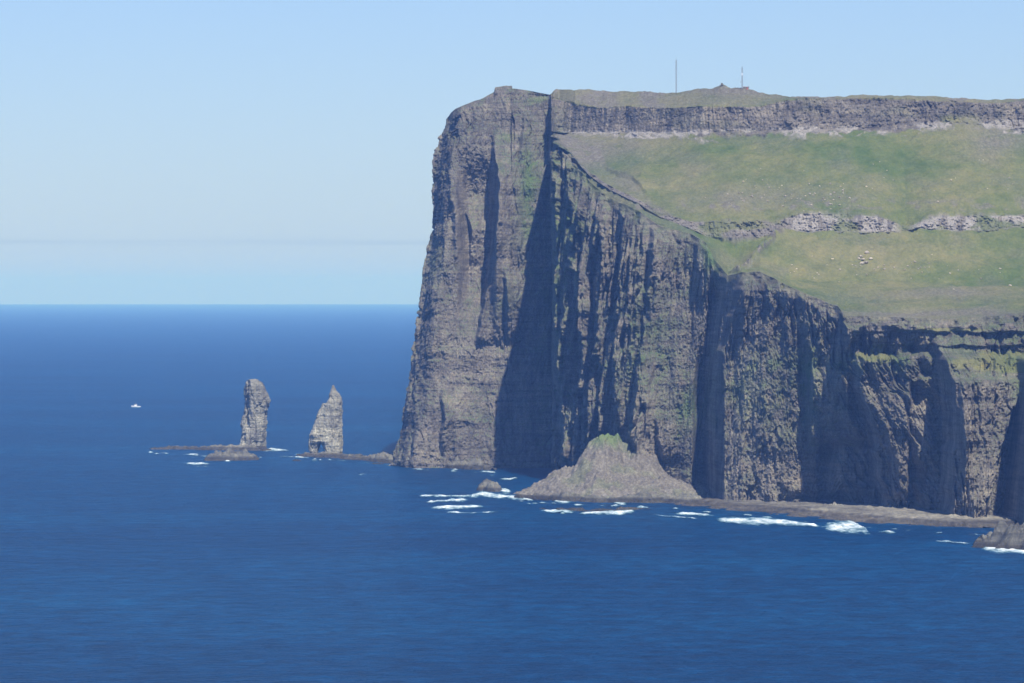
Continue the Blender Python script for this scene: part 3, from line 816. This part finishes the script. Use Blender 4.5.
# ------------------------------------------------------------------ surf
def surf_patch(path, seed):
    pts = np.array([(*sea_pt(x, y), hw) for x, y, hw in path])
    seg = np.hypot(np.diff(pts[:, 0]), np.diff(pts[:, 1])); s = np.concatenate([[0], np.cumsum(seg)])
    n = max(12, int(s[-1] / 1.0)); ss = np.linspace(0, s[-1], n)
    a, b, hw = [np.interp(ss, s, pts[:, i]) for i in range(3)]
    w = np.linspace(-1, 1, 15)[:, None]
    hx = hw * 3.4
    XX = a[None] + 0 * w; YY = b[None] + w * hx[None]
    core = np.clip(1.15 - np.abs(w) ** 1.4 * 1.3, -0.6, 1) * np.ones_like(XX)
    endt = np.clip(np.minimum(ss, s[-1] - ss) / 9, 0, 1)
    fo = core * (0.25 + 0.75 * endt[None]) - (1 - endt[None]) * 0.5 - 0.35 * (hw[None] < 3.1) + 0.25 * fbm(XX / 9, YY / 20, 0 * XX, 3, seed)
    ZZ = 0.12 + np.clip(fo, 0, 1) * (0.5 + 1.4 * np.clip(fbm(XX / 5, YY / 7, 0 * XX, 3, seed + 2), 0, 1))
    id_ = np.arange(XX.size).reshape(XX.shape)
    f = np.stack([id_[:-1, :-1], id_[:-1, 1:], id_[1:, 1:], id_[1:, :-1]], -1).reshape(-1, 4)
    return np.stack([XX, YY, ZZ], -1).reshape(-1, 3), f, fo.ravel()

surf_paths = [
 [(413,496,3),(440,496.5,6),(462,496.5,7),(478,496,9)], [(424,502.5,4),(445,501,6),(466,500,10),(472,500,8)], [(426,508,6),(450,507.5,12),(470,507,12),(488,507,6)],
 [(470,497,9),(482,494,20),(496,496.5,16),(515,497.5,16),(534,500,9)], [(497,490,8),(505,491,20),(512,492,10)], [(478,471.5,3),(490,472,6),(497,473,5)],
 [(488,475.5,6),(497,475.5,9)], [(498,479,3),(508,479.5,6),(518,478,3)], [(553,501,4),(563,502.5,9),(575,502,6)], [(612,503,5),(622,504,10),(630,503.5,6)],
 [(538,510.5,3),(556,511.5,8),(578,511.5,12)], [(576,514,5),(600,513,9),(620,513,14),(636,511,8)], [(673,513.5,5),(690,514.5,10),(716,515,6)],
 [(714,520,8),(735,521,18),(765,521.5,20),(790,523,14),(820,526,6)], [(822,529,8),(840,528,28),(858,526,34),(866,530,10)], [(877,532.5,4),(888,532.5,9),(900,532,4)],
 [(978,544,4),(986,545,7),(992,545,4)], [(982,550.5,6),(995,549.5,18),(1010,551,10),(1040,553,8)],
 [(182,463.5,4),(195,464,11),(212,464,9)], [(202,456,3),(210,456,8),(216,456,4)], [(208,448.2,3),(222,448.5,7),(232,448.5,4)], [(147,452,3),(152,452.5,6),(157,452.5,3)],
 [(262,449.5,5),(268,449.5,22),(275,450,14),(290,451,4)], [(292,454.5,3),(297,454.5,9),(302,454.5,5)], [(308,461.5,2),(318,461.5,5)], [(357,475.5,2),(364,474.5,6),(369,474.5,4)],
 [(440,512.5,1.5),(470,513.5,3),(505,512,2)], [(190,467,1.5),(215,466.5,2)], [(130,407.6,2),(136,407.5,8),(142,407.8,4)],
 [(276,456.5,1.5),(300,457.5,3.5),(312,458.5,2)], [(930,541,1.5),(955,543,2),(975,544,2)], [(648,515,1.5),(672,517,2.5),(700,519,2)],
]
rs = random.Random(12)
shore = [[(150,452.5),(205,456),(232,462),(262,456)], [(312,459.5),(350,461),(392,465)], [(415,469),(470,471),(495,474)], [(478,495),(530,503),(600,505.5),(660,507.5)],
         [(536,511.5),(600,514),(655,511)], [(672,509),(720,513),(800,522),(870,528),(940,533),(985,535)], [(984,549),(1005,551),(1040,554)]]
for sl in shore:
    L_ = sl[-1][0] - sl[0][0]
    for k in range(max(3, int(L_ / 9))):
        x = rs.uniform(sl[0][0], sl[-1][0]); y = np.interp(x, [p[0] for p in sl], [p[1] for p in sl]) + rs.uniform(-0.6, 1.4)
        w_ = rs.uniform(3, 11); h_ = rs.uniform(1.5, 4.5)
        surf_paths.append([(x - w_, y - .3, h_ * .5), (x, y, h_), (x + w_, y + .3, h_ * .5)])
vs, fs, fo, off = [], [], [], 0
for i, p in enumerate(surf_paths):
    v, f, a = surf_patch(p, 200 + i * 3)
    v[:, 2] += 0.004 * i
    vs.append(v); fs.append(f + off); fo.append(a); off += len(v)
surf = mesh_obj('surf', np.concatenate(vs), np.concatenate(fs), M_foam, smooth=True)
a = surf.data.attributes.new('foam', 'FLOAT', 'POINT'); a.data.foreach_set('value', np.concatenate(fo).astype(np.float32))
tag(surf, 'white surf breaking along the reefs, rocks and shore ledges', 'surf', kind='stuff')

# ------------------------------------------------------------------ boulders on the slopes
def boulder_mesh(seed):
    rnd = random.Random(seed)
    bm = bmesh.new(); bmesh.ops.create_icosphere(bm, subdivisions=2, radius=1)
    for v in bm.verts:
        c = np.array(v.co)[:, None] * 1.3 + seed
        k = 1 + 0.35 * float(vn(c[0], c[1], c[2], seed)[0]); v.co *= k
        v.co.z *= 0.8
        for _ in range(1): v.co.x += rnd.uniform(-.06, .06)
    me = bpy.data.meshes.new('boulder'); bm.to_mesh(me); bm.free(); me.materials.append(M_boulder)
    return me
bmeshes = [boulder_mesh(s) for s in range(5)]
rnd = random.Random(5)
pos = []
for (x, y) in [(861,257),(863,260),(867,253),(862,264),(871,259),(866,263),(859,258.5)]: pos.append((x, y, rnd.uniform(1.6, 2.6), 0))
for _ in range(60): pos.append((rnd.uniform(725, 850), rnd.gauss(197, 7), rnd.uniform(.6, 1.5), 1))
for _ in range(26): pos.append((rnd.uniform(640, 1020), rnd.uniform(160, 208), rnd.uniform(.5, 1.1), 1))
for _ in range(40): pos.append((rnd.uniform(780, 1020), rnd.gauss(268, 6), rnd.uniform(.5, 1.2), 2))
for (x, y) in [(915,262),(938,202),(878,268),(884,269),(905,270),(950,274),(840,270),(1010,286)]: pos.append((x, y, 1.3, 2))
glabel = [('pale boulder in the tight cluster of big rocks on the lower green slope', 'cluster of pale boulders on the lower slope'),
          ('small pale boulder on the upper grass slope above the rock band', 'boulders scattered on the upper grass slope'),
          ('small pale boulder on the lower grass slope below the rock band', 'boulders scattered on the lower grass slope')]
for i, (x, y, s, g) in enumerate(pos):
    if y > 276 and x < 800: continue
    p = ground_at(x, y)
    o = bpy.data.objects.new('boulder', bmeshes[i % 5])
    o.location = p + Vector((0, 0, s * 0.2)); s *= 0.72; o.scale = (s * rnd.uniform(.8, 1.4), s, s * rnd.uniform(.7, 1.1))
    o.rotation_euler = (0, 0, rnd.uniform(0, 6))
    C.objects.link(o); tag(o, glabel[g][0], 'boulder', glabel[g][1])

# ------------------------------------------------------------------ masts
def tube(bm, a, b, r, n=6):
    a = Vector(a); b = Vector(b); d = (b - a); L = d.length
    m = Matrix.Translation((a + b) / 2) @ d.to_track_quat('Z', 'Y').to_matrix().to_4x4()
    bmesh.ops.create_cone(bm, cap_ends=True, segments=n, radius1=r, radius2=r, depth=L, matrix=m)

def mast(x, ytop, label, bands, r_leg=0.10, wdt=0.62):
    base = ground_at(x, ev(TOP, x) + 0.9)
    h = H - (ytop - Y0) * base.y / F - base.z
    root = bpy.data.objects.new('lattice_mast', None); root.location = base - Vector((0, 0, 1)); C.objects.link(root)
    tag(root, label, 'mast', 'masts on the summit')
    h += 1
    corners = [(wdt * math.cos(a), wdt * math.sin(a)) for a in (math.pi/2, math.pi*7/6, math.pi*11/6)]
    segs = [(0, h)] if not bands else bands(h)
    for z0, z1, mt in ([(0, h * 0.93, M_steel)] if not bands else segs):
        bm = bmesh.new()
        for cx, cy in corners: tube(bm, (cx, cy, z0), (cx, cy, z1), r_leg)
        k = max(2, int((z1 - z0) / 1.5)); dz = (z1 - z0) / k
        for j in range(k):
            for q_ in range(3):
                a_, b_ = corners[q_], corners[(q_+1) % 3]
                tube(bm, (*a_, z0 + j*dz), (*b_, z0 + (j+1)*dz), 0.05, 4)
                tube(bm, (*a_, z0 + j*dz), (*b_, z0 + j*dz), 0.05, 4)
        bm_obj('mast_section', bm, mt, root)
    bm = bmesh.new(); tube(bm, (0, 0, h * 0.92), (0, 0, h), 0.10); bm_obj('antenna', bm, M_steel, root)
    for a in (0.5, 2.6, 4.7):
        bm = bmesh.new(); tube(bm, (0.4*math.cos(a), 0.4*math.sin(a), h * 0.75), (h*0.4*math.cos(a), h*0.4*math.sin(a), 0.2), 0.02, 4)
        bm_obj('guy_wire', bm, M_steel, root)
    bm = bmesh.new(); bmesh.ops.create_cube(bm, size=1, matrix=Matrix.Translation((0, 0, 0.5)) @ Matrix.Diagonal((2.4, 2.4, 1.4, 1)))
    bmesh.ops.bevel(bm, geom=bm.edges[:], offset=0.08); bm_obj('base', bm, M_shelf, root)
    return root, h
mast(676, 57.5, 'tall thin steel lattice mast, the taller and left of the two on the ridge', None)
r2, h2 = mast(742.5, 66, 'shorter lattice mast with a pale section, right of the summit cairn', lambda h: [(0, h*.62, M_steel), (h*.62, h*.72, M_white), (h*.72, h*.95, M_steel)])
bm = bmesh.new(); tube(bm, (-1.6, 0, h2*.35), (0.6, 0, h2*.35), 0.12); tube(bm, (-1.6, 0, h2*.35-.8), (-1.6, 0, h2*.35+.8), 0.1)
bm_obj('antenna_arm', bm, M_steel, r2)

# cairn and low huts by the masts
def stones(name, x, y, w, h, label, cat, seed):
    p = ground_at(x, y)
    bm = bmesh.new(); rn = random.Random(seed)
    for k in range(60):
        zz = rn.random() ** 1.4 * h; rad = w * (1 - zz / h) * rn.random() ** .5
        a = rn.uniform(0, 6.283)
        m = Matrix.Translation((rad*math.cos(a), rad*math.sin(a), zz)) @ Matrix.Rotation(rn.uniform(0, 3), 4, 'Z') @ Matrix.Diagonal((rn.uniform(.35,.8), rn.uniform(.3,.6), rn.uniform(.2,.45), 1))
        bmesh.ops.create_icosphere(bm, subdivisions=1, radius=1, matrix=m)
    o = bm_obj(name, bm, M_shelf); o.location = p; tag(o, label, cat)
stones('cairn', 722, 84.5, 2.4, 2.6, 'small stone cairn on the highest point of the ridge', 'cairn', 3)
def hut(x, label):
    p = ground_at(x, ev(TOP, x) + 0.8)
    root = bpy.data.objects.new('hut', None); root.location = p - Vector((0, 0, .3)); C.objects.link(root)
    tag(root, label, 'hut')
    bm = bmesh.new(); bmesh.ops.create_cube(bm, size=1, matrix=Matrix.Translation((0, 0, 1.1)) @ Matrix.Diagonal((5, 3.2, 2.2, 1))); bm_obj('wall', bm, M_shelf, root)
    bm = bmesh.new()
    vv = [bm.verts.new(c) for c in [(-2.7,-1.8,2.18),(2.7,-1.8,2.18),(2.7,1.8,2.18),(-2.7,1.8,2.18),(-2.7,0,2.9),(2.7,0,2.9)]]
    for f in [(0,1,5,4),(3,4,5,2),(0,4,3),(1,2,5),(0,3,2,1)]: bm.faces.new([vv[i] for i in f])
    bm_obj('roof', bm, M_steel, root)
    bm = bmesh.new(); bmesh.ops.create_cube(bm, size=1, matrix=Matrix.Translation((0.9, -1.62, 0.95)) @ Matrix.Diagonal((.9, .08, 1.8, 1))); bm_obj('door', bm, M_red, root)
hut(746, 'low grey hut beside the foot of the shorter mast')

# ------------------------------------------------------------------ boat
bx, bd = sea_pt(136, 407)
boat = bpy.data.objects.new('boat', None); boat.location = (bx, bd, 0); boat.rotation_euler = (0, 0, math.radians(172)); C.objects.link(boat)
tag(boat, 'small white motor boat alone on the open sea', 'boat')
bm = bmesh.new()
secs = [(-6.5, 1.5, 1.2), (-3, 1.9, 1.3), (1, 1.9, 1.5), (4, 1.3, 1.8), (6.5, 0.12, 2.2)]
rings = []
for x, w, h in secs:
    rings.append([bm.verts.new(c) for c in [(x, -w, h), (x, -w*.85, 0.2), (x, 0, -0.6), (x, w*.85, 0.2), (x, w, h)]])
for a_, b_ in zip(rings, rings[1:]):
    for k in range(4): bm.faces.new((a_[k], a_[k+1], b_[k+1], b_[k]))
    bm.faces.new((a_[4], a_[0], b_[0], b_[4]))
bm.faces.new(rings[0]); bm.faces.new(list(reversed(rings[-1])))
bmesh.ops.recalc_face_normals(bm, faces=bm.faces)
bm_obj('hull', bm, M_white, boat)
bm = bmesh.new(); bmesh.ops.create_cube(bm, size=1, matrix=Matrix.Translation((0.6, 0, 2.6)) @ Matrix.Diagonal((3.4, 2.5, 2.4, 1)))
bmesh.ops.bevel(bm, geom=bm.edges[:], offset=0.2, segments=2); cab = bm_obj('cabin', bm, M_white, boat)
bm = bmesh.new(); bmesh.ops.create_cube(bm, size=1, matrix=Matrix.Translation((0.7, 0, 3.1)) @ Matrix.Diagonal((3.44, 2.54, 0.7, 1))); bm_obj('window', bm, M_dark, cab)
bm = bmesh.new(); tube(bm, (-0.6, 0, 3.7), (-0.6, 0, 6.0), 0.08); bm_obj('mast', bm, M_steel, boat)

# ------------------------------------------------------------------ haze
m, n, l, b = new_mat('air haze')
n.remove(b)
pv = n.new('ShaderNodeVolumePrincipled')
pv.inputs['Color'].default_value = (0.19, 0.40, 1.0, 1)
pv.inputs['Absorption Color'].default_value = (0.62, 0.84, 1, 1)
pv.inputs['Density'].default_value = 4.2e-5
pv.inputs['Anisotropy'].default_value = -0.10
l.new(pv.outputs[0], n['Material Output'].inputs['Volume'])
zt_ = 430.0
hv = [(sx * 30500, yy, zz) for zz in (-16, zt_) for yy in (-3500, FAR + 500) for sx in (-1, 1)]
hf = [(0,2,3,1),(4,5,7,6),(0,1,5,4),(2,6,7,3),(0,4,6,2),(1,3,7,5)]
tag(mesh_obj('haze', hv, hf, m), kind='stuff')
